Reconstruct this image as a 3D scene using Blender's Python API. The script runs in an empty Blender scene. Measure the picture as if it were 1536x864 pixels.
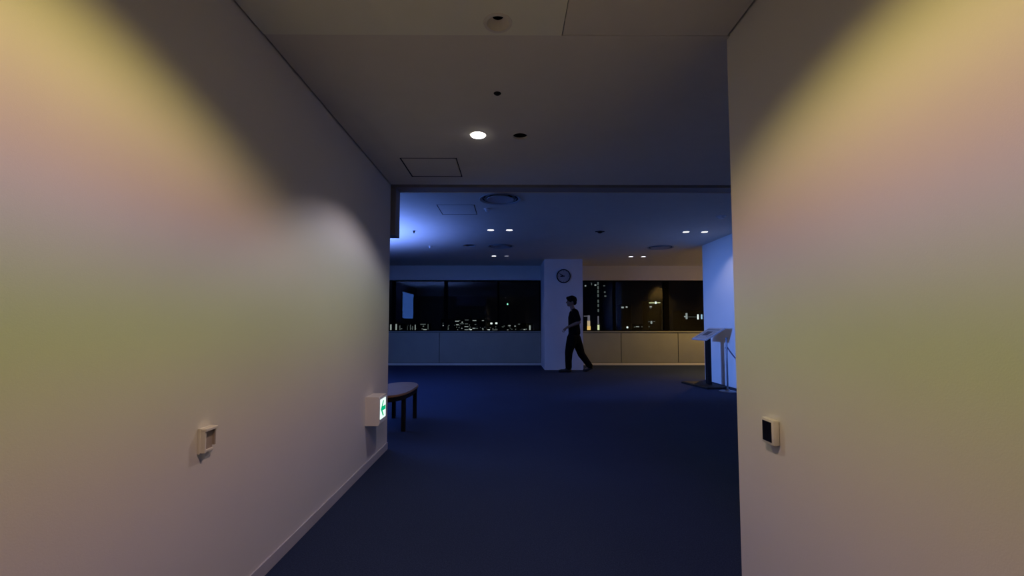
import bpy, bmesh, math, random
from mathutils import Vector, Matrix
R = math.radians
S = bpy.context.scene
C = S.collection
random.seed(4)

# ------------------------------------------------------------------ camera
cam = bpy.data.objects.new('camera', bpy.data.cameras.new('camera'))
C.objects.link(cam)
cam.location = (0, 0, 1.12)
cam.rotation_euler = (R(93.2), 0, R(-.39))
cam.data.sensor_width = 36
cam.data.lens = 660 / 1536 * 36
cam.data.shift_y = .01113
cam.data.clip_end = 5000
S.camera = cam

# ------------------------------------------------------------------ world: night sky
w = bpy.data.worlds.new('night'); S.world = w; w.use_nodes = True
w.node_tree.nodes['Background'].inputs[0].default_value = (.10, .12, .22, 1)
w.node_tree.nodes['Background'].inputs[1].default_value = .006

S.view_settings.view_transform = 'Standard'
S.view_settings.look = 'None'
S.view_settings.gamma = 1
S.view_settings.use_curve_mapping = False
S.view_settings.exposure = 0
try:
    S.cycles.use_denoising = True
    S.cycles.max_bounces = 8
    S.cycles.diffuse_bounces = 5
    S.cycles.sample_clamp_indirect = 4
except Exception:
    pass

H1, H2 = 2.40, 2.72            # corridor ceiling, hall ceiling
XL, XR = -1.095, .982          # corridor walls
LE, RE = 4.02, 1.91            # where the corridor walls end
YB = 12.03                     # window wall
HX0, HX1, HY1 = -4.2, 3.95, 8.9  # hall left wall, hall right wall and its end


def spot(name, loc, power, color=(1, 1, 1), cone=140, blend=.3, rad=.04, gobo=None, rot=(0, 0, 0)):
    l = bpy.data.lights.new(name, 'SPOT')
    l.energy = power; l.color = color; l.spot_size = R(cone); l.spot_blend = blend; l.shadow_soft_size = rad
    if gobo:
        l.use_nodes = True
        nt = l.node_tree; n = nt.nodes; em = n['Emission']
        tc = n.new('ShaderNodeTexCoord'); sp = n.new('ShaderNodeSeparateXYZ')
        nt.links.new(tc.outputs['Normal'], sp.inputs[0])
        def m(op, a, b=None):
            q = n.new('ShaderNodeMath'); q.operation = op
            for i, v in enumerate((a, b)):
                if v is None: continue
                if isinstance(v, (int, float)): q.inputs[i].default_value = v
                else: nt.links.new(v, q.inputs[i])
            return q.outputs[0]
        ax = m('MAXIMUM', m('ABSOLUTE', sp.outputs[0]), .02)
        t = m('DIVIDE', m('ABSOLUTE', sp.outputs[2]), ax)
        t = m('DIVIDE', t, 2.5)
        rp = n.new('ShaderNodeValToRGB'); nt.links.new(t, rp.inputs[0])
        rp.color_ramp.interpolation = 'B_SPLINE'
        els = rp.color_ramp.elements
        while len(els) > 1: els.remove(els[-1])
        for k, (pos, c) in enumerate(gobo):
            e = els[0] if k == 0 else els.new(pos / 2.5)
            e.position = pos / 2.5; e.color = (*c, 1)
        nt.links.new(rp.outputs[0], em.inputs['Color'])
    o = bpy.data.objects.new(name, l); o.location = loc; o.rotation_euler = rot
    C.objects.link(o)
    return o

# flicker bands imitated by an added colour over angle in the corridor lamps (yellow rim, pink, lilac, olive, pink, mauve)
GOBO = [(.10, (1, .66, .26)), (.40, (1, .80, .20)), (.55, (1, .78, .26)), (.80, (.98, .56, .46)), (.98, (.78, .64, .74)),
        (1.20, (.66, .70, .18)), (1.36, (.80, .72, .26)), (1.62, (1, .62, .46)), (1.9, (.90, .60, .72)), (2.4, (.80, .54, .66))]
GOBO2 = [(.10, (.8, .74, .62)), (.6, (.86, .72, .84)), (.9, (.80, .80, .86)),
         (1.25, (.82, .84, .46)), (1.7, (.92, .74, .62)), (2.1, (.86, .70, .78)), (2.4, (.8, .7, .8))]
spot('corridor_lamp', (-.07, .85, 2.385), 74, cone=146, blend=.35, rad=.05, gobo=GOBO)
spot('corridor_lamp', (-.21, 2.914, 2.375), 44, cone=128, blend=.35, rad=.05, gobo=GOBO2)
for x, y, p in ((-.31, 7.43, 4), (.005, 7.43, 4), (-.354, 10.3, 3), (-.056, 10.3, 1), (3.08, 7.56, 4), (3.40, 7.56, 8), (2.9, 10.38, 5), (3.2, 10.38, 5)):
    spot('hall_lamp', (x, y, H2 - .015), p * 1.7, color=(.92, .86, 1), cone=120, blend=.4, rad=.05)
for x, y, p in ((5.25, 9.12, 130), (5.3, 10.9, 165)):
    spot('alcove_lamp', (x, y, H2 - .02), p, color=(1, .60, .14), cone=(84 if y < 10 else 150), blend=.7, rad=.05)
# blue uplight and blue effect spot on the hall's left side
spot('blue_uplight', (-3.1, 7.3, 1.45), 640, color=(.15, .27, 1), cone=142, blend=.7, rad=.15, rot=(math.pi, 0, 0))
d_ = Vector((3.95, 8.1, .95)) - Vector((-3.7, 4.95, 1.45))
o_ = spot('blue_effect_spot', (-3.7, 4.95, 1.45), 1800, color=(.12, .28, 1), cone=30, blend=.9, rad=.06)
o_.rotation_euler = d_.to_track_quat('-Z', 'Y').to_euler()


# ------------------------------------------------------------------ materials
def mat(name, col, rough=.6, metal=0, bump=0, bscale=200, var=0, vscale=6, spec=.5, emit=None, estr=0):
    m = bpy.data.materials.new(name); m.use_nodes = True
    nt = m.node_tree; b = nt.nodes['Principled BSDF']
    b.inputs['Base Color'].default_value = (*col, 1)
    b.inputs['Roughness'].default_value = rough
    b.inputs['Metallic'].default_value = metal
    b.inputs['Specular IOR Level'].default_value = spec
    tc = nt.nodes.new('ShaderNodeTexCoord')
    if var:
        n = nt.nodes.new('ShaderNodeTexNoise'); n.inputs['Scale'].default_value = vscale; n.inputs['Detail'].default_value = 4
        nt.links.new(tc.outputs['Object'], n.inputs['Vector'])
        r = nt.nodes.new('ShaderNodeValToRGB')
        r.color_ramp.elements[0].position = .3; r.color_ramp.elements[1].position = .7
        r.color_ramp.elements[0].color = (*[c * (1 - var) for c in col], 1)
        r.color_ramp.elements[1].color = (*[min(1, c * (1 + var)) for c in col], 1)
        nt.links.new(n.outputs['Fac'], r.inputs[0]); nt.links.new(r.outputs[0], b.inputs['Base Color'])
    if bump:
        n2 = nt.nodes.new('ShaderNodeTexNoise'); n2.inputs['Scale'].default_value = bscale; n2.inputs['Detail'].default_value = 2
        nt.links.new(tc.outputs['Object'], n2.inputs['Vector'])
        bp = nt.nodes.new('ShaderNodeBump'); bp.inputs['Strength'].default_value = bump; bp.inputs['Distance'].default_value = .002
        nt.links.new(n2.outputs['Fac'], bp.inputs['Height']); nt.links.new(bp.outputs[0], b.inputs['Normal'])
    if emit:
        b.inputs['Emission Color'].default_value = (*emit, 1); b.inputs['Emission Strength'].default_value = estr
    return m

M_wall = mat('wall_paint', (.72, .70, .66), .75, bump=.12, bscale=260, var=.012, vscale=3)
M_dark = mat('dark_panelling', (.05, .05, .055), .8, var=.05)
M_ceil = mat('ceiling_board', (.70, .66, .58), .9, bump=.15, bscale=180, var=.02)
M_ceil2 = mat('ceiling_board_pale', (.82, .81, .68), .9, bump=.1, bscale=180, var=.02)  # paler, more olive than the other boards
M_void = mat('plenum', (.03, .03, .03), .9, var=.1)
M_frame_grey = mat('shutter_frame', (.30, .29, .31), .6, var=.03)
M_pillar = mat('pillar_paint', (.72, .70, .72), .7, bump=.1, var=.015)
M_panel = mat('ledge_panel', (.30, .31, .27), .45, var=.05, vscale=2)
M_base = mat('vinyl_base', (.50, .49, .52), .5, var=.03)
M_base_lt = mat('pale_base', (.70, .68, .64), .5, var=.03)
M_black = mat('black_metal', (.006, .006, .0065), .6, var=.1, spec=.25)
M_alu = mat('window_alu', (.002, .002, .002), .8, spec=.05, var=.05)
M_chrome = mat('brushed_steel', (.22, .23, .26), .3, metal=1, var=.05)
M_plast = mat('cream_plastic', (.74, .71, .62), .4, var=.02)
M_plastd = mat('brown_plastic', (.40, .34, .28), .5, var=.04)  # brown of the switch face and its far cheek
M_gloss = mat('smoked_plastic', (.006, .006, .007), .12, var=.05)
M_white = mat('white_plastic', (.75, .75, .75), .5, var=.02)
M_vent = mat('vent_metal', (.42, .43, .46), .45, var=.03)
M_paper = mat('paper', (.34, .35, .36), .7, var=.02)
M_ink = mat('ink', (.07, .07, .08), .7, var=.2, vscale=40)
M_ink2 = mat('ink_blue', (.12, .15, .18), .7, var=.15, vscale=30)
M_skin = mat('skin', (.22, .13, .09), .55, var=.05, vscale=20)
M_hair = mat('hair', (.003, .003, .003), .8, spec=.1, bump=.6, bscale=90, var=.2, vscale=40)
M_shirt = mat('shirt', (.0035, .0035, .004), .95, spec=.1, bump=.5, bscale=25, var=.2)
M_pants = mat('trousers', (.003, .003, .0035), .95, spec=.1, bump=.5, bscale=22, var=.2)
M_shoe = mat('shoe', (.004, .004, .0045), .6, var=.2)
M_rope = mat('rope', (.10, .10, .16), .8, bump=.5, bscale=120, var=.1)
M_seat = mat('bench_vinyl', (.24, .13, .06), .5, bump=.3, bscale=120, var=.10, vscale=9)
M_face = mat('clock_face', (.40, .38, .41), .6, var=.03)
M_bezel = mat('clock_bezel', (.008, .008, .012), .7, spec=.1, var=.05)
M_facade = mat('facade', (.006, .006, .008), .9, var=.2, vscale=.05)


def emat(name, col, s):
    m = bpy.data.materials.new(name); m.use_nodes = True
    nt = m.node_tree; nt.nodes.remove(nt.nodes['Principled BSDF'])
    e = nt.nodes.new('ShaderNodeEmission'); e.inputs[0].default_value = (*col, 1); e.inputs[1].default_value = s
    nt.links.new(e.outputs[0], nt.nodes['Material Output'].inputs[0])
    return m

E_lamp = emat('lamp_lens_warm', (1, .93, .88), 9)
E_lamp2 = emat('lamp_lens_cool', (.9, .92, 1), 3)
E_lampd = emat('lamp_lens_dim', (.6, .62, .75), .5)
E_screen = emat('blue_screen', (.09, .26, 1), 9)
E_sign = emat('sign_white', (.80, 1, .92), 1.1)
E_green = emat('sign_green', (.0, .50, .22), .9)

# carpet: needle-punch, dark navy, fine pile
M_carpet = bpy.data.materials.new('carpet'); M_carpet.use_nodes = True
nt = M_carpet.node_tree; b = nt.nodes['Principled BSDF']
b.inputs['Roughness'].default_value = .95; b.inputs['Specular IOR Level'].default_value = .15
tc = nt.nodes.new('ShaderNodeTexCoord')
n1 = nt.nodes.new('ShaderNodeTexNoise'); n1.inputs['Scale'].default_value = 160; n1.inputs['Detail'].default_value = 5
n2 = nt.nodes.new('ShaderNodeTexNoise'); n2.inputs['Scale'].default_value = 1.3; n2.inputs['Detail'].default_value = 4
for n in (n1, n2): nt.links.new(tc.outputs['Object'], n.inputs['Vector'])
r1 = nt.nodes.new('ShaderNodeValToRGB'); r1.color_ramp.elements[0].position = .3; r1.color_ramp.elements[1].position = .7
r1.color_ramp.elements[0].color = (.013, .021, .050, 1); r1.color_ramp.elements[1].color = (.029, .045, .098, 1)
r2 = nt.nodes.new('ShaderNodeValToRGB'); r2.color_ramp.elements[0].color = (.85, .85, .85, 1); r2.color_ramp.elements[1].color = (1.1, 1.1, 1.1, 1)
mx = nt.nodes.new('ShaderNodeMix'); mx.data_type = 'RGBA'; mx.blend_type = 'MULTIPLY'; mx.inputs[0].default_value = 1
nt.links.new(n1.outputs['Fac'], r1.inputs[0]); nt.links.new(n2.outputs['Fac'], r2.inputs[0])
nt.links.new(r1.outputs[0], mx.inputs[6]); nt.links.new(r2.outputs[0], mx.inputs[7]); nt.links.new(mx.outputs[2], b.inputs['Base Color'])
bp = nt.nodes.new('ShaderNodeBump'); bp.inputs['Strength'].default_value = .5; bp.inputs['Distance'].default_value = .004
nt.links.new(n1.outputs['Fac'], bp.inputs['Height']); nt.links.new(bp.outputs[0], b.inputs['Normal'])

# window glass: clear pane with a weak mirror reflection
M_glass = bpy.data.materials.new('window_glass'); M_glass.use_nodes = True
nt = M_glass.node_tree; nt.nodes.remove(nt.nodes['Principled BSDF'])
tr = nt.nodes.new('ShaderNodeBsdfTransparent'); tr.inputs[0].default_value = (.86, .88, .88, 1)
gl = nt.nodes.new('ShaderNodeBsdfGlossy'); gl.inputs['Roughness'].default_value = .004
ms = nt.nodes.new('ShaderNodeMixShader'); ms.inputs[0].default_value = .016
nt.links.new(tr.outputs[0], ms.inputs[1]); nt.links.new(gl.outputs[0], ms.inputs[2])
nt.links.new(ms.outputs[0], nt.nodes['Material Output'].inputs[0])


# ------------------------------------------------------------------ helpers
def box(bm, x0, x1, y0, y1, z0, z1, bev=0):
    r = bmesh.ops.create_cube(bm, size=1, matrix=Matrix.Translation(((x0 + x1) / 2, (y0 + y1) / 2, (z0 + z1) / 2)) @ Matrix.Diagonal((x1 - x0, y1 - y0, z1 - z0, 1)))
    if bev:
        es = list({e for v in r['verts'] for e in v.link_edges})
        bmesh.ops.bevel(bm, geom=es, offset=bev, segments=2, affect='EDGES', profile=.5)
    return bm

def B(*a, **k): return box(bmesh.new(), *a, **k)

def lathe(bm, prof, cx=0, cy=0, n=40, axis='Z', cz=0):
    """prof: (r, h) list; spun round a vertical (or Y) axis through (cx, cy)"""
    rings = []
    for r, h in prof:
        ring = []
        for i in range(n if r > 1e-6 else 1):
            a = 2 * math.pi * i / n
            if axis == 'Z': ring.append(bm.verts.new((cx + r * math.cos(a), cy + r * math.sin(a), cz + h)))
            else: ring.append(bm.verts.new((cx + r * math.cos(a), cy + h, cz + r * math.sin(a))))
        rings.append(ring)
    for A, Bq in zip(rings, rings[1:]):
        for i in range(n):
            j = (i + 1) % n
            q = [A[i % len(A)], A[j % len(A)], Bq[j % len(Bq)], Bq[i % len(Bq)]]
            u = []
            for v in q:
                if v not in u: u.append(v)
            if len(u) > 2: bm.faces.new(u)
    bmesh.ops.recalc_face_normals(bm, faces=bm.faces)
    return bm

def tube(bm, pts, rad, n=10):
    pts = [Vector(p) for p in pts]; rings = []
    for i, p in enumerate(pts):
        d = (pts[min(i + 1, len(pts) - 1)] - pts[max(i - 1, 0)]).normalized()
        u = d.cross(Vector((.13, .27, 1))).normalized(); v = d.cross(u)
        rings.append([bm.verts.new(p + (u * math.cos(2 * math.pi * k / n) + v * math.sin(2 * math.pi * k / n)) * rad) for k in range(n)])
    for A, Bq in zip(rings, rings[1:]):
        for k in range(n): bm.faces.new((A[k], A[(k + 1) % n], Bq[(k + 1) % n], Bq[k]))
    bm.faces.new(rings[0]); bm.faces.new(rings[-1][::-1])
    bmesh.ops.recalc_face_normals(bm, faces=bm.faces)
    return bm

def prism(bm, pts, z0, z1, ax='Z'):
    """outline pts extruded; ax Z: (x,y)->z, X: (y,z)->x, Y: (x,z)->y"""
    f = {'Z': lambda a, b, c: (a, b, c), 'X': lambda a, b, c: (c, a, b), 'Y': lambda a, b, c: (a, c, b)}[ax]
    A = [bm.verts.new(f(a, b, z0)) for a, b in pts]; D = [bm.verts.new(f(a, b, z1)) for a, b in pts]
    bm.faces.new(A); bm.faces.new(D[::-1])
    for i in range(len(pts)):
        j = (i + 1) % len(pts); bm.faces.new((A[i], D[i], D[j], A[j]))
    bmesh.ops.recalc_face_normals(bm, faces=bm.faces)
    return bm

def obj(name, bm, m, parent=None, smooth=False, kind=None, label=None):
    me = bpy.data.meshes.new(name); bm.to_mesh(me); bm.free()
    me.materials.append(m)
    if smooth:
        for p in me.polygons: p.use_smooth = True
        me.set_sharp_from_angle(angle=R(38))
    o = bpy.data.objects.new(name, me); C.objects.link(o)
    if parent: 
        o.parent = parent
        o.matrix_parent_inverse = Matrix.Translation(-parent.location) if parent.type == 'EMPTY' else Matrix()
    if kind: o['kind'] = kind
    if label: o['label'] = label
    return o

def struct(name, bm, m, parent=None, **k): return obj(name, bm, m, parent, kind='structure', **k)

def tag(o, label, cat, group=None):
    o['label'] = label; o['category'] = cat
    if group: o['group'] = group
    return o

def thing(name, label, cat, loc, group=None):
    o = bpy.data.objects.new(name, None); C.objects.link(o); o.location = loc; o.empty_display_size = .1
    return tag(o, label, cat, group)

def evaluated(o):
    dg = bpy.context.evaluated_depsgraph_get(); dg.update()
    me = bpy.data.meshes.new_from_object(o.evaluated_get(dg))
    old = o.data; o.modifiers.clear(); o.data = me
    me.name = o.name
    return me

def drill(o, circles, z0, z1):
    bm = bmesh.new()
    for x, y, r in circles:
        bmesh.ops.create_cone(bm, cap_ends=True, segments=40, radius1=r, radius2=r, depth=z1 - z0, matrix=Matrix.Translation((x, y, (z0 + z1) / 2)))
    c = obj('cutter', bm, M_void)
    md = o.modifiers.new('b', 'BOOLEAN'); md.operation = 'DIFFERENCE'; md.object = c; md.solver = 'EXACT'
    evaluated(o)
    bpy.data.objects.remove(c)


# ------------------------------------------------------------------ the setting
struct('floor', B(-4.4, 6.7, -3.2, 12.3, -.12, 0), M_carpet)
struct('wall_left', B(-4.4, XL, -3.0, LE, 0, 2.95), M_wall)
struct('wall_right', B(XR, 6.7, -3.0, RE, 0, 2.95), M_wall)
struct('wall_front', B(-4.4, 6.7, -3.2, -3.0, 0, 2.95), M_wall)
struct('wall_hall_left', B(-4.4, HX0, LE, 12.3, 0, 2.95), M_dark)
struct('wall_hall_right', B(HX1, 6.7, RE, HY1, 0, 2.95), M_wall)
struct('wall_alcove_right', B(6.5, 6.7, HY1, 12.3, 0, 2.95), M_wall)

# corridor ceiling: boards under a dark void, open joints between them and along the walls
ceil = struct('ceiling', B(-4.2, 3.95, -3.0, 4.2, 2.70, 2.95), M_void)
HOLES1 = [(-.21, 2.914, .053), (.075, 2.933, .053), (-.048, 1.80, .048)]
g = .012
bA = struct('ceiling_board', B(XL + g, HX1 - g, RE - .025, 3.985, H1, H1 + .012), M_ceil, ceil)
drill(bA, HOLES1[:2] + [(-.065, 2.378, .012)], H1 - .05, H1 + .05)
hx0, hx1, hy0, hy1 = -.845, -.405, 3.335, 3.765
bmq = B(hx0, hx1, hy0, hy1, H1 - .05, H1 + .05); c = obj('cutter', bmq, M_void)
md = bA.modifiers.new('b', 'BOOLEAN'); md.object = c; md.operation = 'DIFFERENCE'; md.solver = 'EXACT'; evaluated(bA); bpy.data.objects.remove(c)
bBd = struct('ceiling_board', B(.237, XR - g, -2.99, RE - .029, H1, H1 + .012), M_ceil, ceil)
bC = struct('ceiling_board', B(XL + g, .233, -2.99, RE - .03, H1 - .004, H1 + .012), M_ceil2, ceil, label='slightly paler board standing a little proud of the ceiling')
drill(bC, [HOLES1[2]], H1 - .05, H1 + .05)
struct('trim_1', B(-4.2, HX1 - .001, 4.055, 4.20, H1 - .004, 2.70), M_frame_grey)       # shutter rail closing the low ceiling
struct('trim_2', B(-4.2, HX1 - .001, 4.2, 4.212, H1 - .008, 2.95), M_ceil)
struct('wall_bulkhead', B(-2.4, -1.057, 4.056, 4.21, 1.945, H1 - .009), M_frame_grey)

# hall ceiling
ceil2 = struct('ceiling_hall', B(-4.2, 6.5, 4.212, YB + .2, 2.93, 2.95), M_void)
DL2 = [(-.313, 7.43), (.005, 7.43), (-.354, 10.3), (-.056, 10.3), (3.08, 7.56), (3.405, 7.56), (2.9, 10.38), (3.2, 10.38)]
DIFF = [(-.113, 5.55), (-.172, 8.966), (3.169, 9.10)]
hb = struct('ceiling_board', B(-4.2, 6.5, 4.213, YB + .2, H2, H2 + .012), M_ceil, ceil2)
kx0, kx1, ky0, ky1 = -.975, -.465, 5.83, 6.36
drill(hb, [(x, y, .06) for x, y in DL2] + [(x, y, .235) for x, y in DIFF] + [(-.809, 8.893, .125)], H2 - .05, H2 + .05)
c = obj('cutter', B(kx0, kx1, ky0, ky1, H2 - .05, H2 + .05), M_void)
md = hb.modifiers.new('b', 'BOOLEAN'); md.object = c; md.operation = 'DIFFERENCE'; md.solver = 'EXACT'; evaluated(hb); bpy.data.objects.remove(c)

# window wall: header band, ledge with panels, pillar
WZ0, WZ1 = .925, 2.325
wb = struct('wall_back', B(-4.2, 6.5, YB, YB + .27, WZ1, 2.93), M_wall)
struct('wall_core', B(-4.2, 6.5, YB + .03, YB + .27, 0, WZ0 - .035), M_void, wb)
seams = [-4.19, -3.46, -1.895, .87, 1.82, 3.06, 4.62, 6.18, 6.49]
for a, q in zip(seams, seams[1:]):
    if a == .87: continue
    struct('panel', B(a + .008, q - .008, YB, YB + .028, .075, WZ0 - .04, bev=.003), M_panel, wb)
struct('window_sill', B(-4.2, 6.5, YB - .02, YB + .27, WZ0 - .03, WZ0), M_panel, wb)
struct('baseboard_back', B(-4.2, 6.5, YB - .012, YB + .028, 0, .062, bev=.003), M_base_lt)
struct('baseboard_left', B(XL, XL + .008, -3, LE, 0, .062, bev=.002), M_base)
struct('trim_3', B(-4.2, XL - .02, LE, LE + .012, 0, H1), M_dark)
struct('wall_pillar', B(.872, 1.815, 10.8, YB + .03, 0, H2), M_pillar)


def window(name, x0, x1, mull, wide):
    fr = struct(name, B(x0, x1, YB + .10, YB + .16, WZ0, WZ0 + .03), M_alu)
    struct('window_frame', B(x0, x1, YB + .10, YB + .16, WZ1 - .03, WZ1 - .001), M_alu, fr)
    for x in (x0 + .02, x1 - .02):
        struct('window_frame', B(x - .019, x + .019, YB + .10, YB + .16, WZ0 + .03, WZ1 - .03), M_alu, fr)
    xs = [x0 + .04]
    for m_, wd in zip(mull, wide):
        struct('mullion', B(m_ - wd, m_ + wd, YB + .08, YB + .18, WZ0 + .03, WZ1 - .03), M_alu, fr)
        xs += [m_ - wd, m_ + wd]
    xs.append(x1 - .04)
    for a, q in zip(xs[::2], xs[1::2]):
        struct('pane', B(a, q, YB + .128, YB + .130, WZ0 + .03, WZ1 - .03), M_glass, fr)

window('window_1', -4.19, .871, [-3.18, -1.74, -.29], [.04, .05, .03])
window('window_2', 1.816, 6.49, [2.91, 4.35, 5.79], [.03, .072, .05])


# ------------------------------------------------------------------ ceiling fittings
def downlight(x, y, z, r, lens, label, group=None, depth=.05, rim=M_ceil, bulge=-.002):
    t = thing('downlight', label, 'ceiling light', (x, y, z), group)
    bm = lathe(bmesh.new(), [(r - .004, .010), (r - .003, -.003), (r + .006, -.003), (r + .008, -.0003), (r + .002, 0)], x, y, cz=z)
    obj('rim', bm, rim, t, True)
    up = .012 if lens else depth
    bm = lathe(bmesh.new(), [(r - .003, .0), (r - .006, up), (r - .02, up + .03), (0, up + .03)], x, y, cz=z)
    obj('reflector', bm, M_white if lens else M_gloss, t, True)
    if lens:
        bm = lathe(bmesh.new(), [(r - .005, .006), (r * .9, -bulge * .6), (r * .5, -bulge), (0, -bulge), (0, .010), (r - .005, .010)], x, y, cz=z)
        obj('lens', bm, lens, t, True)
    return t

G = 'round ceiling downlights of the hall'
downlight(-.21, 2.914, H1, .053, E_lamp, 'brightly lit round downlight in the low corridor ceiling', bulge=.014)
downlight(.075, 2.933, H1, .053, None, 'unlit black round downlight beside the bright one in the low ceiling')
HL = ['lit downlight in the blue hall ceiling behind the round vent, left of its pair', 'lit downlight in the blue hall ceiling behind the round vent, right of its pair',
      'small lit downlight near the window, brighter of the pair left of the pillar', 'small faint downlight near the window, dimmer of the pair left of the pillar',
      'lit downlight before the blue side wall, farther from that wall', 'lit downlight before the blue side wall, closer to that wall',
      'small lit downlight near the right window, closer to the pillar', 'small lit downlight near the right window, farther from the pillar']
for k, (x, y) in enumerate(DL2):
    downlight(x, y, H2, .06, E_lampd if k == 3 else E_lamp2, HL[k], G)

# pinhole fitting at the near board edge
x, y, z = -.048, 1.80, H1 - .004
t = thing('pinhole_downlight', 'ceiling-coloured round fitting with small dark pinhole at the pale board', 'ceiling light', (x, y, z))
obj('rim', lathe(bmesh.new(), [(.046, .004), (.047, -.004), (.060, -.004), (.062, 0)], x, y, cz=z), M_ceil, t, True)
obj('cone', lathe(bmesh.new(), [(.047, -.002), (.042, .008), (.024, .030)], x, y, cz=z), M_ceil, t, True)
obj('aperture', lathe(bmesh.new(), [(.024, .030), (.023, .06), (0, .06)], x, y, cz=z), M_gloss, t, True)

# sprinkler
x, y = -.065, 2.378
t = thing('sprinkler_head', 'tiny dark sprinkler head in the low ceiling before the bright downlight', 'sprinkler', (x, y, H1))
obj('escutcheon', lathe(bmesh.new(), [(.011, .01), (.011, -.002), (.019, -.003), (.021, -.0003), (.012, 0)], x, y, cz=H1), M_black, t, True)
obj('deflector', lathe(bmesh.new(), [(0, .004), (.006, .004), (.006, -.005), (.013, -.006), (.013, -.008), (0, -.008)], x, y, cz=H1), M_black, t, True)

def hatch(x0, x1, y0, y1, z, label):
    t = thing('access_hatch', label, 'hatch', ((x0 + x1) / 2, (y0 + y1) / 2, z))
    bm = bmesh.new(); w_ = .006
    box(bm, x0, x1, y0, y0 + w_, z - .002, z + .012); box(bm, x0, x1, y1 - w_, y1, z - .002, z + .012)
    box(bm, x0, x0 + w_, y0 + w_, y1 - w_, z - .002, z + .012); box(bm, x1 - w_, x1, y0 + w_, y1 - w_, z - .002, z + .012)
    obj('hatch_frame', bm, M_black, t)
    obj('hatch_door', B(x0 + .010, x1 - .010, y0 + .010, y1 - .010, z, z + .01), M_ceil, t)
hatch(hx0, hx1, hy0, hy1, H1, 'square access hatch in the low corridor ceiling near the left wall')
hatch(kx0, kx1, ky0, ky1, H2, 'square access hatch in the blue-lit hall ceiling beside the round vent')

for (x, y), lb in zip(DIFF, ['large round ceiling vent in the hall just past the low ceiling', 'round ceiling vent farther back, between two pairs of downlights', 'round ceiling vent near the right window and blue wall']):
    t = thing('ceiling_vent', lb, 'air vent', (x, y, H2), 'round air vents in the hall ceiling')
    obj('outer_ring', lathe(bmesh.new(), [(.222, .03), (.232, -.004), (.262, -.012), (.266, -.006), (.25, 0), (.236, 0)], x, y, cz=H2, n=56), M_vent, t, True)
    obj('duct_collar', lathe(bmesh.new(), [(.23, .0), (.20, .12), (0, .12)], x, y, cz=H2, n=56), M_gloss, t, True)
    obj('middle_ring', lathe(bmesh.new(), [(.165, .045), (.20, -.004), (.206, -.006), (.178, .04)], x, y, cz=H2, n=56), M_vent, t, True)
    obj('centre_cone', lathe(bmesh.new(), [(0, .02), (.10, .03), (.172, -.008), (.168, -.014), (.12, -.004), (0, -.002)], x, y, cz=H2, n=56), M_vent, t, True)

x, y = -.809, 8.893
t = thing('ceiling_speaker', 'dark round ceiling speaker left of the farther round vent', 'speaker', (x, y, H2))
obj('rim', lathe(bmesh.new(), [(.118, .01), (.12, -.003), (.136, -.006), (.14, 0), (.125, 0)], x, y, cz=H2), M_vent, t, True)
obj('speaker_grille', lathe(bmesh.new(), [(0, .004), (.12, .006), (.12, .012), (0, .012)], x, y, cz=H2), M_gloss, t, True)

def dome(x, y, z, r, label, name='smoke_detector', m=M_white, cat='detector'):
    t = thing(name, label, cat, (x, y, z))
    obj('base', lathe(bmesh.new(), [(0, 0), (r, 0), (r, -.012), (r * .8, -.016), (0, -.016)], x, y, cz=z), m, t, True)
    obj('sensor_head', lathe(bmesh.new(), [(r * .6, -.016), (r * .55, -.04), (r * .3, -.046), (0, -.047)], x, y, cz=z), m, t, True)
dome(3.15, 6.43, H2, .07, 'white round detector on the hall ceiling right of the lit downlights')
dome(-.302, 6.036, H2, .05, 'small white detector beside the large round vent and hatch')
dome(-1.632, 7.49, H2, .022, 'tiny dark sprinkler in the brightest blue patch of ceiling', 'sprinkler_head', M_black, 'sprinkler')
dome(-1.624, 8.976, H2, .03, 'tiny pale sprinkler near the dark far edge of ceiling', 'sprinkler_head', M_white, 'sprinkler')
# slim sensor with a fin
t = thing('motion_sensor', 'small dark motion sensor on the middle of hall ceiling', 'detector', (1.573, 7.52, H2))
obj('base', B(1.49, 1.65, 7.50, 7.54, H2 - .012, H2, bev=.004), M_black, t)
obj('sensor_head', lathe(bmesh.new(), [(.045, 0), (.042, -.022), (.02, -.034), (0, -.036)], 1.573, 7.52, cz=H2), M_black, t, True)


# ------------------------------------------------------------------ corridor wall fittings
# passage guidance light low on the left wall
y0, y1, z0, z1 = 3.40, 3.60, .345, .562
xb = XL + .105
t = thing('exit_sign', 'cream box low on left wall with glowing green arrow sign', 'exit sign', (XL, (y0 + y1) / 2, z0))
obj('housing', prism(bmesh.new(), [(XL + .0005, z0), (xb - .006, z0), (xb, z0 + .006), (xb, z1 - .006), (xb - .006, z1), (XL + .0005, z1)], y0, y1, 'Y'), M_plast, t)
obj('sign_frame', B(xb, xb + .004, y0 + .004, y1 - .004, z0 + .012, z1 - .012), M_white, t)
sy0, sy1, sz0, sz1 = y0 + .014, y0 + .160, z0 + .045, z1 - .022
p = obj('sign_face', B(xb + .004, xb + .007, sy0, sy1, sz0, sz1), E_sign, t)
# arrow pointing back down the corridor, running green figure-like block beside it
cy, cz = (sy0 + sy1) / 2, (sz0 + sz1) / 2
L = [(-.062, 0), (-.008, .058), (.016, .058), (-.020, .016), (.062, .016), (.062, -.016), (-.020, -.016), (.016, -.058), (-.008, -.058)]
obj('arrow', prism(bmesh.new(), [(cy + a, cz + b_) for a, b_ in L], xb + .007, xb + .0085, 'X'), E_green, p)

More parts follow.
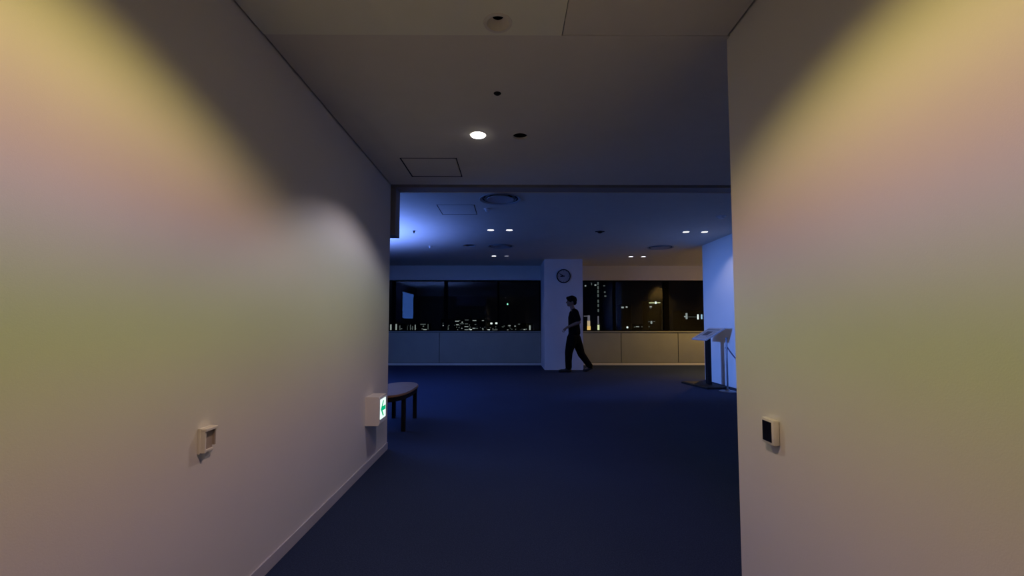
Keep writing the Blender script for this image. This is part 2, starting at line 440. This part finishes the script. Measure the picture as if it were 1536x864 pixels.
# hooded switch on the left wall
y0, y1, z0, z1 = 1.578, 1.646, .662, .752
t = thing('wall_switch', 'small cream wall switch with hooded brown face on left wall', 'switch', (XL, 1.62, z0))
obj('back_plate', B(XL + .0005, XL + .010, y0, y1, z0, z1, bev=.002), M_plast, t)
obj('hood', B(XL + .010, XL + .030, y0 + .002, y1 - .002, z1 - .012, z1 - .002, bev=.002), M_plast, t)
obj('side_cheek', B(XL + .010, XL + .026, y0 + .002, y0 + .009, z0 + .004, z1 - .012), M_plast, t)
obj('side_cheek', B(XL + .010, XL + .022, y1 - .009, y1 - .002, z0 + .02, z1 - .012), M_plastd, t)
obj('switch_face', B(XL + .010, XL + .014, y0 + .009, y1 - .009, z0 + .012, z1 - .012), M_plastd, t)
obj('lower_lip', B(XL + .010, XL + .019, y0 + .009, y1 - .009, z0 + .002, z0 + .012, bev=.002), M_plast, t)

# card reader on the right wall
y0, y1, z0, z1 = 1.610, 1.690, .677, .770
t = thing('card_reader', 'small cream card reader with black window on right wall', 'card reader', (XR, 1.64, z0))
obj('casing', B(XR - .025, XR - .0005, y0, y1, z0, z1, bev=.006), M_plast, t, True)
obj('reader_window', B(XR - .0265, XR - .024, y0 + .012, y1 - .012, z0 + .010, z1 - .010, bev=.001), M_gloss, t)


# ------------------------------------------------------------------ hall furniture
# oval bench
t = thing('bench', 'low dark-legged bench with rounded brown padded top past left wall', 'bench', (-1.27, 4.96, 0))
def oval(cx, cy, a, b_, e=2.6, n=48):
    return [(cx + a * math.copysign(abs(math.cos(2 * math.pi * i / n)) ** (2 / e), math.cos(2 * math.pi * i / n)),
             cy + b_ * math.copysign(abs(math.sin(2 * math.pi * i / n)) ** (2 / e), math.sin(2 * math.pi * i / n))) for i in range(n)]
bm = prism(bmesh.new(), oval(-1.27, 4.96, .22, .53), .386, .405)
bmesh.ops.bevel(bm, geom=[e for e in bm.edges if all(v.co.z > .4 for v in e.verts) and len([f for f in e.link_faces if len(f.verts) > 4]) == 1], offset=.008, segments=3, affect='EDGES')
obj('bench_top', bm, M_seat, t, True)
obj('apron', prism(bmesh.new(), oval(-1.27, 4.96, .208, .518), .338, .386), M_black, t, True)
for lx, ly in ((-1.105, 4.68), (-1.125, 5.33), (-1.375, 5.33), (-1.42, 4.68)):
    obj('leg', prism(bmesh.new(), [(lx - .02, ly - .02), (lx + .02, ly - .02), (lx + .02, ly + .02), (lx - .02, ly + .02)], 0, .337), M_black, t)

# lectern-like information stand, reading side to the left
t = thing('information_stand', 'black information stand with tilted leaflet board by blue-lit wall', 'sign stand', (3.50, 8.0, 0))
def rot2(pts, cx, cy, a):
    return [(cx + (x_ * math.cos(a) - y_ * math.sin(a)), cy + (x_ * math.sin(a) + y_ * math.cos(a))) for x_, y_ in pts]
a = R(8)
base = rot2([(-.21, -.42), (.21, -.42), (.21, .42), (-.21, .42)], 3.54, 8.02, a)
top = rot2([(-.19, -.40), (.19, -.40), (.19, .40), (-.19, .40)], 3.54, 8.02, a)
bm = bmesh.new()
v0 = [bm.verts.new((x_, y_, 0)) for x_, y_ in base]; v1 = [bm.verts.new((x_, y_, .025)) for x_, y_ in base]; v2 = [bm.verts.new((x_, y_, .038)) for x_, y_ in top]
bm.faces.new(v0); bm.faces.new(v2)
for A_, B_ in ((v0, v1), (v1, v2)):
    for i in range(4): bm.faces.new((A_[i], A_[(i + 1) % 4], B_[(i + 1) % 4], B_[i]))
bmesh.ops.recalc_face_normals(bm, faces=bm.faces)
obj('base_plate', bm, M_black, t)
px_, py_ = 3.62, 8.02
obj('pole', B(px_ - .035, px_ + .035, py_ - .05, py_ + .05, .038, .90, bev=.004), M_black, t)
# tilted board as a frame of local axes: u along depth, v up the slope
O_ = Vector((3.46, 8.02, .825)); U = Vector((0, 1, 0)); V = Vector((.83, 0, .50)).normalized(); N = Vector((-.50, 0, .83)).normalized()
def slab(u0, u1, v0_, v1_, n0, n1, bm=None):
    bm = bm or bmesh.new()
    vs = [bm.verts.new(O_ + U * a_ + V * b_ + N * c_) for c_ in (n0, n1) for a_, b_ in ((u0, v0_), (u1, v0_), (u1, v1_), (u0, v1_))]
    bm.faces.new(vs[:4]); bm.faces.new(vs[4:][::-1])
    for i in range(4): bm.faces.new((vs[i], vs[(i + 1) % 4], vs[4 + (i + 1) % 4], vs[4 + i]))
    bmesh.ops.recalc_face_normals(bm, faces=bm.faces)
    return bm
bd = obj('board', slab(-.30, .30, 0, .40, 0, .022), M_vent, t, label='grey metal-framed tilted board')
obj('paper', slab(-.275, .275, .025, .375, .022, .024), M_paper, bd)
obj('picture', slab(-.10, .12, .13, .27, .0242, .025), M_ink, bd)
obj('heading', slab(-.24, .24, .31, .34, .0242, .025), M_ink2, bd)
for k in range(5): obj('text_line', slab(-.25, -.13, .09 + k * .04, .10 + k * .04, .0242, .025), M_ink, bd)
for k in range(6): obj('text_line', slab(.15, .25, .07 + k * .04, .08 + k * .04, .0242, .025), M_ink, bd)

def stanchion(x, y, label):
    t = thing('stanchion', label, 'stanchion', (x, y, 0), None)
    obj('base', lathe(bmesh.new(), [(0, 0), (.135, 0), (.138, .008), (.12, .016), (.04, .026), (.022, .05), (0, .05)], x, y), M_chrome, t, True)
    obj('pole', lathe(bmesh.new(), [(.0, .05), (.014, .05), (.014, .86), (0, .86)], x, y), M_chrome, t, True)
    obj('finial', lathe(bmesh.new(), [(.0, .86), (.018, .86), (.022, .875), (.016, .895), (0, .90)], x, y), M_chrome, t, True)
    obj('rope_ring', lathe(bmesh.new(), [(.014, .71), (.024, .712), (.024, .735), (.014, .737)], x, y), M_chrome, t, True)
stanchion(3.62, 7.33, 'slim steel rope stanchion on round base beside the information stand')
stanchion(3.62, 5.9, 'second steel rope stanchion hidden from the corridor behind right wall')
pts = []
for k in range(25):
    s = k / 24; pts.append((3.62, 7.29 - 1.35 * s, .722 - .22 * (1 - (2 * s - 1) ** 2) - .04 * math.sin(math.pi * s)))
tag(obj('barrier_rope', tube(bmesh.new(), pts, .011), M_rope, None, True), 'thin blue-grey barrier rope sagging from the steel stanchion', 'rope')

# wall clock on the pillar: ten to nine
cx, cz, yf = 1.345, 2.298, 10.8
t = thing('wall_clock', 'round dark-rimmed wall clock high on the white pillar', 'clock', (cx, yf, cz))
Lc = lambda prof, n=48: lathe(bmesh.new(), prof, cx, yf, n=n, axis='Y', cz=cz)
obj('bezel', Lc([(0, -.0005), (.172, -.0005), (.172, -.03), (.165, -.038), (.152, -.036), (.150, -.02), (0, -.02)]), M_bezel, t, True)
obj('dial', Lc([(0, -.0205), (.150, -.0205), (.150, -.024), (0, -.024)]), M_face, t, True)
for k in range(12):
    bm = bmesh.new(); a = k * math.pi / 6; ln = .026 if k % 3 == 0 else .016; wd = .004 if k % 3 == 0 else .0025
    u = Vector((math.sin(a), 0, math.cos(a))); v = Vector((math.cos(a), 0, -math.sin(a))); o_ = Vector((cx, yf - .0245, cz))
    q = [o_ + u * (.142 - ln) + v * wd, o_ + u * .142 + v * wd, o_ + u * .142 - v * wd, o_ + u * (.142 - ln) - v * wd]
    A_ = [bm.verts.new(p_) for p_ in q]; D_ = [bm.verts.new(p_ - Vector((0, .001, 0))) for p_ in q]
    bm.faces.new(A_); bm.faces.new(D_[::-1])
    for i in range(4): bm.faces.new((A_[i], D_[i], D_[(i + 1) % 4], A_[(i + 1) % 4]))
    obj('hour_mark', bm, M_bezel, t)
def hand(name, ang, ln, wd, off):
    a = R(ang); u = Vector((math.sin(a), 0, math.cos(a))); v = Vector((math.cos(a), 0, -math.sin(a))); o_ = Vector((cx, yf - off, cz)); bm = bmesh.new()
    q = [o_ - u * .025 + v * wd * .6, o_ + u * ln * .6 + v * wd, o_ + u * ln, o_ + u * ln * .6 - v * wd, o_ - u * .025 - v * wd * .6]
    A_ = [bm.verts.new(p_) for p_ in q]; D_ = [bm.verts.new(p_ - Vector((0, .002, 0))) for p_ in q]
    bm.faces.new(A_); bm.faces.new(D_[::-1])
    for i in range(5): bm.faces.new((A_[i], D_[i], D_[(i + 1) % 5], A_[(i + 1) % 5]))
    bmesh.ops.recalc_face_normals(bm, faces=bm.faces); obj(name, bm, M_bezel, t)
hand('hour_hand', 265, .095, .016, .027)
hand('minute_hand', 300, .135, .010, .031)
obj('hub', Lc([(0, -.024), (.009, -.024), (.009, -.036), (0, -.036)], 16), M_bezel, t)

# blue display on the hall's left wall (seen in the window's reflection)
t = thing('wall_display', 'glowing blue wall display mirrored in the dark window', 'screen', (HX0, 6.15, 1.35))
obj('screen_frame', B(HX0, HX0 + .04, 5.17, 7.13, 1.33, 2.41, bev=.004), M_black, t)
obj('screen', B(HX0 + .04, HX0 + .044, 5.19, 7.11, 1.35, 2.39), E_screen, t)


# ------------------------------------------------------------------ the walking person
def capsule(bm, a, b_, ra, rb, n=16, flat=None):
    a = Vector(a); b_ = Vector(b_); d = b_ - a; L_ = d.length or 1e-4; d.normalize()
    ref = Vector((0, 1, 0)) if abs(d.y) < .9 else Vector((1, 0, 0))
    u = d.cross(ref).normalized(); v = d.cross(u).normalized()
    fy = flat or 1
    rings = []; m_ = 6
    seq = [(-math.pi / 2 + math.pi / 2 * i / m_, a, ra) for i in range(m_ + 1)] + [(math.pi / 2 * i / m_, b_, rb) for i in range(m_ + 1)]
    for th, c_, r_ in seq:
        rr = r_ * math.cos(th); off = r_ * math.sin(th)
        if rr < 1e-5: rings.append([bm.verts.new(c_ + d * off)]); continue
        rings.append([bm.verts.new(c_ + d * off + u * rr * math.cos(2 * math.pi * k / n) + v * rr * fy * math.sin(2 * math.pi * k / n)) for k in range(n)])
    for A_, B_ in zip(rings, rings[1:]):
        for i in range(n):
            q = [A_[i % len(A_)], A_[(i + 1) % n % len(A_)], B_[(i + 1) % n % len(B_)], B_[i % len(B_)]]; u2 = []
            for x_ in q:
                if x_ not in u2: u2.append(x_)
            if len(u2) > 2: bm.faces.new(u2)

def chain(bm, pts, flat=None):
    for (p, r), (q, s) in zip(pts, pts[1:]): capsule(bm, p, q, r, s, flat=flat)

def ellip(bm, c_, rx, ry, rz, ang=0):
    bmesh.ops.create_uvsphere(bm, u_segments=24, v_segments=16, radius=1, matrix=Matrix.Translation(c_) @ Matrix.Rotation(ang, 4, 'Y') @ Matrix.Diagonal((rx, ry, rz, 1)))

def fuse(name, bm, m, parent, vox=.006, sm=6, **k):
    bmesh.ops.recalc_face_normals(bm, faces=bm.faces)
    o = obj(name, bm, m, parent, **k)
    r = o.modifiers.new('r', 'REMESH'); r.mode = 'VOXEL'; r.voxel_size = vox
    s = o.modifiers.new('s', 'SMOOTH'); s.factor = .5; s.iterations = sm
    evaluated(o)
    if not o.data.materials: o.data.materials.append(m)
    for p_ in o.data.polygons: p_.use_smooth = True
    return o

PY = 10.35; KX = PY / 660
def P(px, py, dy=0):
    """a body joint read off in the figure's own vertical plane; dy = depth offset (left side of the body is nearer)"""
    return Vector(((px - 763.5) * KX + .004, PY + dy, 1.12 - (py - 485.9) * KX))

t = thing('person', 'person in dark T-shirt and dark trousers walking leftwards past pillar', 'person', (1.45, PY, 0))
bm = bmesh.new()
# trunk, neck
chain(bm, [(P(861, 501), .105), (P(860.5, 489), .105), (P(860, 476), .11), (P(860.3, 469), .092)], flat=1.3)
chain(bm, [(P(860, 466), .058), (P(857.6, 459), .052)])
# head: skull, face, jaw, nose, ear, lips
hc = P(857.0, 451.8)
ellip(bm, hc + Vector((.008, 0, .012)), .108, .082, .110)
ellip(bm, hc + Vector((-.034, 0, -.038)), .070, .064, .084)
ellip(bm, hc + Vector((-.060, 0, -.095)), .040, .043, .028)
capsule(bm, hc + Vector((-.100, 0, -.005)), hc + Vector((-.120, 0, -.036)), .010, .014)
capsule(bm, hc + Vector((-.097, -.014, -.066)), hc + Vector((-.097, .014, -.066)), .010, .010)
for s in (-1, 1):
    ellip(bm, hc + Vector((.012, s * .083, -.022)), .020, .010, .034)
    capsule(bm, hc + Vector((-.090, s * .018, .010)), hc + Vector((-.084, s * .045, .008)), .011, .009)
# shoulders and arms: s=-1 is the side nearer the corridor
SH = {-1: P(861.5, 468.5, -.165), 1: P(860.5, 468.5, .165)}
EL = {-1: P(866, 483.5, -.215), 1: P(863.5, 484, .215)}
WR = {-1: P(848.2, 491.2, -.165), 1: P(851.0, 491.5, .12)}
HD = {-1: P(842.8, 494.6, -.145), 1: P(848.2, 494.0, .10)}
for s in (-1, 1):
    chain(bm, [(P(860.5, 468, 0), .07), (SH[s], .058)])
    chain(bm, [(SH[s], .055), (SH[s].lerp(EL[s], .5), .047), (EL[s], .040), (EL[s].lerp(WR[s], .35), .040), (WR[s], .026)])
    d = (HD[s] - WR[s]).normalized(); side = Vector((0, 1, 0)); nrm = d.cross(side).normalized()
    palm = WR[s] + d * .075
    for k in range(4):                                            # palm, four bent fingers
        off = side * ((k - 1.5) * .020)
        capsule(bm, WR[s] + off * .5 + d * .01, palm + off, .017, .014)
        ln = (.030, .036, .034, .026)[k]; bend = .35 + .12 * k
        d2 = (d * math.cos(bend) + Vector((0, 0, -1)) * math.sin(bend)).normalized()
        d3 = (d * math.cos(bend + .7) + Vector((0, 0, -1)) * math.sin(bend + .7)).normalized()
        p1 = palm + off + d2 * ln; p2 = p1 + d3 * ln
        chain(bm, [(palm + off, .0105), (p1, .0095), (p2, .0085)])
    th = WR[s] + d * .02 - side * s * -.022
    p1 = th + (d * .5 + side * s * .35 + Vector((0, 0, -.7))).normalized() * .035
    chain(bm, [(th, .014), (p1, .011), (p1 + (d * .7 + Vector((0, 0, -.7))).normalized() * .030, .009)])
# legs
FL = [P(857, 506, -.085), P(851.8, 528, -.085), P(851.0, 549.5, -.08)]      # leading leg
RL = [P(864, 506, .085), P(872, 531, .08), P(884.5, 548.5, .075)]         # trailing leg
for q in (FL, RL):
    chain(bm, [(q[0], .082), (q[1], .056), (q[1].lerp(q[2], .4), .052), (q[2], .036)])
zf = .045
capsule(bm, FL[2] + Vector((.01, 0, -.06)), Vector((FL[2].x - .15, FL[2].y, .035)), .036, .028)
capsule(bm, RL[2] + Vector((.0, 0, -.04)), Vector((RL[2].x - .12, RL[2].y, .035)), .034, .028)
body = fuse('body', bm, M_skin, t, .0055, 3)

bm = bmesh.new()
chain(bm, [(P(861.3, 498), .142), (P(860.6, 487), .134), (P(860.2, 477), .130), (P(860.6, 471), .112)], flat=1.2)
chain(bm, [(P(860.8, 466.5, -.05), .064), (P(860.8, 466.5, .05), .064)])
for s in (-1, 1):
    m_ = SH[s].lerp(EL[s], .70)
    chain(bm, [(P(860.8, 469.5, 0), .090), (SH[s], .074), (m_, .070)])
fuse('t_shirt', bm, M_shirt, t, .009, 4)

bm = bmesh.new()
chain(bm, [(P(861, 499), .130), (P(860, 507), .150)], flat=1.15)
chain(bm, [(FL[0] + Vector((0, 0, -.02)), .125), (FL[0].lerp(FL[1], .5), .112), (FL[1], .092), (FL[1].lerp(FL[2], .6), .078), (FL[2] + Vector((.008, 0, .0)), .076)])
chain(bm, [(RL[0] + Vector((0, 0, -.02)), .122), (RL[0].lerp(RL[1], .5), .108), (RL[1], .088), (RL[1].lerp(RL[2], .6), .076), (RL[2], .072)])
fuse('trousers', bm, M_pants, t, .009, 4)

def shoe(ank, toe, heel_z, toe_z):
    bm = bmesh.new(); y_ = ank.y
    hl = Vector((ank.x + .045, y_, heel_z + .038)); ball = Vector((toe + .085, y_, toe_z + .036)); tp = Vector((toe + .03, y_, toe_z + .030))
    chain(bm, [(hl, .036), (ball, .036), (tp, .030)], flat=1.25)
    chain(bm, [(Vector((ank.x + .02, y_, heel_z + .075)), .044), ((hl + ball) / 2 + Vector((0, 0, .022)), .040)], flat=1.1)
    o = fuse('shoe', bm, M_shoe, t, .006, 3)
    bm = bmesh.new()
    chain(bm, [(hl + Vector((0, 0, -.026)), .011), (ball + Vector((0, 0, -.024)), .011), (tp + Vector((0, 0, -.018)), .011)], flat=3.4)
    fuse('sole', bm, M_shoe, o, .006, 1)
shoe(FL[2], FL[2].x - .235, .004, .002)
shoe(RL[2], RL[2].x - .165, .060, .002)

bm = bmesh.new()
ellip(bm, hc + Vector((.016, 0, .032)), .118, .096, .104)
ellip(bm, hc + Vector((-.058, 0, .066)), .066, .078, .046, .3)
ellip(bm, hc + Vector((.070, 0, -.030)), .056, .072, .062)
for k in range(26):
    a = random.uniform(-2.8, -.2); yy = random.uniform(-.07, .07)
    capsule(bm, hc + Vector((.014 + .095 * math.cos(a), yy, .03 - .085 * math.sin(a))), hc + Vector((.005 + .122 * math.cos(a), yy * 1.1, .022 - .108 * math.sin(a))), .014, .008, n=8)
fuse('hair', bm, M_hair, t, .006, 2)
for s in (-1, 1):
    bm = bmesh.new(); ellip(bm, hc + Vector((-.094, s * .030, -.003)), .010, .012, .007)
    obj('eye', bm, M_gloss, body, True)


# ------------------------------------------------------------------ the night city outside
E_w = emat('city_white', (.85, .95, .9), 1.3)
E_wd = emat('city_dim', (.7, .85, .8), .13)
E_wm = emat('city_mid', (.75, .85, .8), .42)
E_y = emat('city_amber', (1, .62, .18), .95)
E_ym = emat('city_amber_pale', (1, .75, .45), .6)
E_yg = emat('city_lime', (.9, 1, .55), .9)
E_g = emat('green_reflection', (.30, 1, .65), 1.6)
E_li = emat('city_lilac', (.6, .58, .72), .22)
E_bl = emat('city_blue', (.45, .75, 1), .9)
EM = dict(w=E_w, d=E_wd, m=E_wm, y=E_y, p=E_ym, l=E_yg, g=E_g, v=E_li, b=E_bl)

def Q(px, py, D):
    return ((px - 763.5) / 660 * D, 1.12 - (py - 485.9) / 660 * D)

def building(x0, x1, top, D, lights, label, name='office_building', cat='building', deep=None):
    a, zt = Q(x0, top, D); c_, _ = Q(x1, top, D)
    t = thing(name, label, cat, ((a + c_) / 2, D, -70))
    dp = deep or max(12, (c_ - a) * .8)
    bm = B(a, c_, D, D + dp, -70, zt)
    w_ = c_ - a
    box(bm, a + w_ * .3, a + w_ * .6, D + dp * .3, D + dp * .6, zt, zt + D * .0015)      # roof plant room
    obj('facade', bm, M_facade, t)
    if D > 300 and x1 < 830:                                             # faint far windows
        for k in range(7):
            u = random.uniform(x0 + 1, x1 - 2); v = random.uniform(max(top, 486) + 1, 496)
            lights = lights + [(u, v, u + random.uniform(.6, 2.2), v + random.uniform(.5, .9), random.choice('dddm'))]
    for (u0, v0_, u1, v1_, k) in lights:
        p0, q0 = Q(u0, v1_, D); p1, q1 = Q(u1, v0_, D)
        obj('lit_window', B(p0, p1, D - .25, D + .02, q0, q1), EM[k], t)

building(584.5, 606, 485.5, 330, [(586, 486.5, 588, 496, 'm'), (590, 487, 591.5, 496, 'd'), (594, 486, 596, 496.5, 'm'), (600, 482 + 6, 601, 496, 'd')],
         'distant block with two glowing white stair shafts at window edge')
building(606.5, 626, 486.5, 360, [(607, 488, 608.3, 496, 'd'), (611, 489, 612, 496, 'd'), (615.8, 487, 616.8, 496, 'd'), (619, 489, 620, 496, 'd'), (622.8, 487, 624, 496, 'm')],
         'distant low block with a row of faint vertical lights')
building(627, 645, 485, 520, [(631, 485.8, 639, 487, 'd'), (635.5, 493.5, 640.5, 495, 'm'), (642, 479 + 7, 643, 494, 'd')], 'distant dark block with one pale horizontal window strip')
building(662, 675, 478, 600, [(668.3, 480.5, 670.5, 482.6, 'w'), (664.3, 484.2, 665.4, 485.2, 'd'), (664.3, 487.3, 665.9, 488.9, 'm'), (667, 491.5, 671, 492.8, 'd'), (671.8, 489, 672.9, 496, 'd')],
         'distant block with one bright lamp near its roof behind left mullion')
building(680, 696.5, 479, 560, [(683, 481, 688.5, 482.5, 'm'), (688, 480.3, 690.5, 481, 'd'), (684.5, 486.2, 688.2, 487.8, 'm'), (690, 485, 696, 486, 'd'), (692.5, 482.5, 694.5, 484, 'm')],
         'distant block with blurry short window strips')
building(697, 708, 477.5, 480, [(697.5, 479.5, 703, 480.4, 'd'), (697.5, 485.2, 702, 486.2, 'd'), (697, 489.3, 702.5, 490.4, 'm'), (697, 494, 703, 495, 'm'), (704.5, 494, 708, 495.6, 'w')],
         'distant block with four stacked horizontal window rows')
building(708.5, 729, 479, 430, [(709, 480.2, 714.5, 481.4, 'm'), (712, 486.2, 714.5, 487, 'd'), (723, 480.3, 726, 481.3, 'm'), (709, 491.7, 712.5, 493, 'm'), (713, 492, 717, 493, 'd')],
         'distant wide block with two pale rooftop window strips')
building(731, 750, 482, 640, [(735.6, 483.8, 738.6, 486.2, 'w'), (743, 483.6, 746.4, 486, 'w'), (728 + 3.5, 494.2, 735, 496.4, 'w'), (738.5, 494.5, 747.5, 495.8, 'm')],
         'distant block with two bright round lights side by side')
building(751, 774, 487, 700, [(762, 487.6, 765.8, 489.2, 'm'), (771.5, 488.4, 773.8, 489.8, 'm'), (753, 495, 771, 496, 'm'), (760.5, 494.6, 763, 496.8, 'w'), (773, 493, 774, 495, 'd')],
         'distant low block with long bright street-level strip')
building(775.5, 800, 485, 390, [(777, 485.6, 780, 486.8, 'd'), (785.2, 493.4, 788, 495, 'm'), (793.6, 488, 795.8, 496, 'm')],
         'distant block beside pillar with a short vertical light shaft')
# mast and green light added outside in place of a reflection in the pane
a, zt = Q(761.3, 457.5, 250)
t = thing('added_mast', 'added dark mast with small green dot imitating a reflection in the left window', 'window reflection', (a, 250, -70))
bm = bmesh.new()
for sx in (-1, 1):
    for sy in (-1, 1): tube(bm, [(a + sx * 2.2, 250 + sy * 2.2, -70), (a + sx * .2, 250 + sy * .2, zt)], .10, 6)
for k in range(14):
    f = k / 14; r_ = 2.2 - 2 * f; z_ = -70 + (zt + 70) * f
    tube(bm, [(a - r_, 250 - r_, z_), (a + r_, 250 - r_, z_)], .06, 6); tube(bm, [(a - r_, 250 - r_, z_), (a - r_, 250 + r_, z_)], .06, 6)
obj('mast', bm, M_facade, t)
bm = bmesh.new(); ellip(bm, Vector((a, 250, zt + .5)), .42, .42, .5); obj('green_dot', bm, E_g, t, True)

tw = [(880.6, 489, 885.6, 497.5, 'y'), (880.9, 481, 885, 489, 'p'), (881.4, 473, 884.8, 481, 'v'), (875.5, 473.6, 881, 474.6, 'v'),
      (877.6, 427.6, 879.6, 429.4, 'm'), (892.3, 426.4, 894.8, 428.4, 'm'), (887.3, 424, 888.3, 427.5, 'd'),
      (896.2, 487, 898.8, 497, 'l'), (896.4, 474, 898.2, 486, 'v')]
tw += [(896.6, y_, 898.4, y_ + 4.4, 'd') for y_ in (423, 429, 435, 441, 449.5, 456, 463.5)]
building(874, 902.5, 405, 150, tw, 'tall dark tower with amber-lit column just right of pillar', 'tower_block')
building(903, 924, 418, 210, [(906.5, 437, 908.8, 439, 'd'), (907, 443, 909.8, 445, 'd'), (905.5, 427.8, 908, 429, 'd'), (910, 470, 911, 490, 'd')][:3],
         'tall dark tower with a few faint lights beside the amber-lit tower', 'tower_block')
building(931, 947, 457, 420, [(932.3, 459.8, 936, 462.2, 'm'), (939, 459.2, 941.6, 461.6, 'm'), (939.8, 489.6, 942.2, 492.2, 'w')], 'mid-height dark block with two lights near its roof')
building(948, 965, 486, 600, [(951, 489.8, 953, 491, 'd'), (954, 489.3, 958.6, 490.6, 'm'), (962, 489.4, 964, 490.6, 'd')], 'low far block with a dashed row of lights')
building(972, 992.5, 451, 300, [(974.4, 453.5, 982.5, 454.8, 'l'), (983, 452.2, 985.4, 455.6, 'w'), (985.4, 453.4, 991, 454.5, 'l'), (975, 459, 978.2, 461, 'm'), (976, 462, 977, 463, 'd'), (976, 481.5, 978.4, 485.5, 'm'), (972.6, 482, 975, 482.8, 'd'), (980, 481.8, 982.5, 482.6, 'd'), (972.8, 489.4, 974.5, 490.6, 'd')],
         'dark block with lime-white rooftop lights left of thick mullion')
building(1021, 1057, 466, 260, [(1029, 469.5, 1031.6, 478.5, 'm'), (1026.8, 473.8, 1029, 475.8, 'm'), (1032, 475, 1046, 475.6, 'd'), (1046.4, 471.5, 1048.4, 479, 'w'), (1052, 471.5, 1054, 478.5, 'b')],
         'added dark block with three short vertical lights imitating reflections in right window')  # block added to carry lights that stand in for reflections in the glass
struct('ground', B(-900, 900, 60, 1600, -71, -70), M_facade)
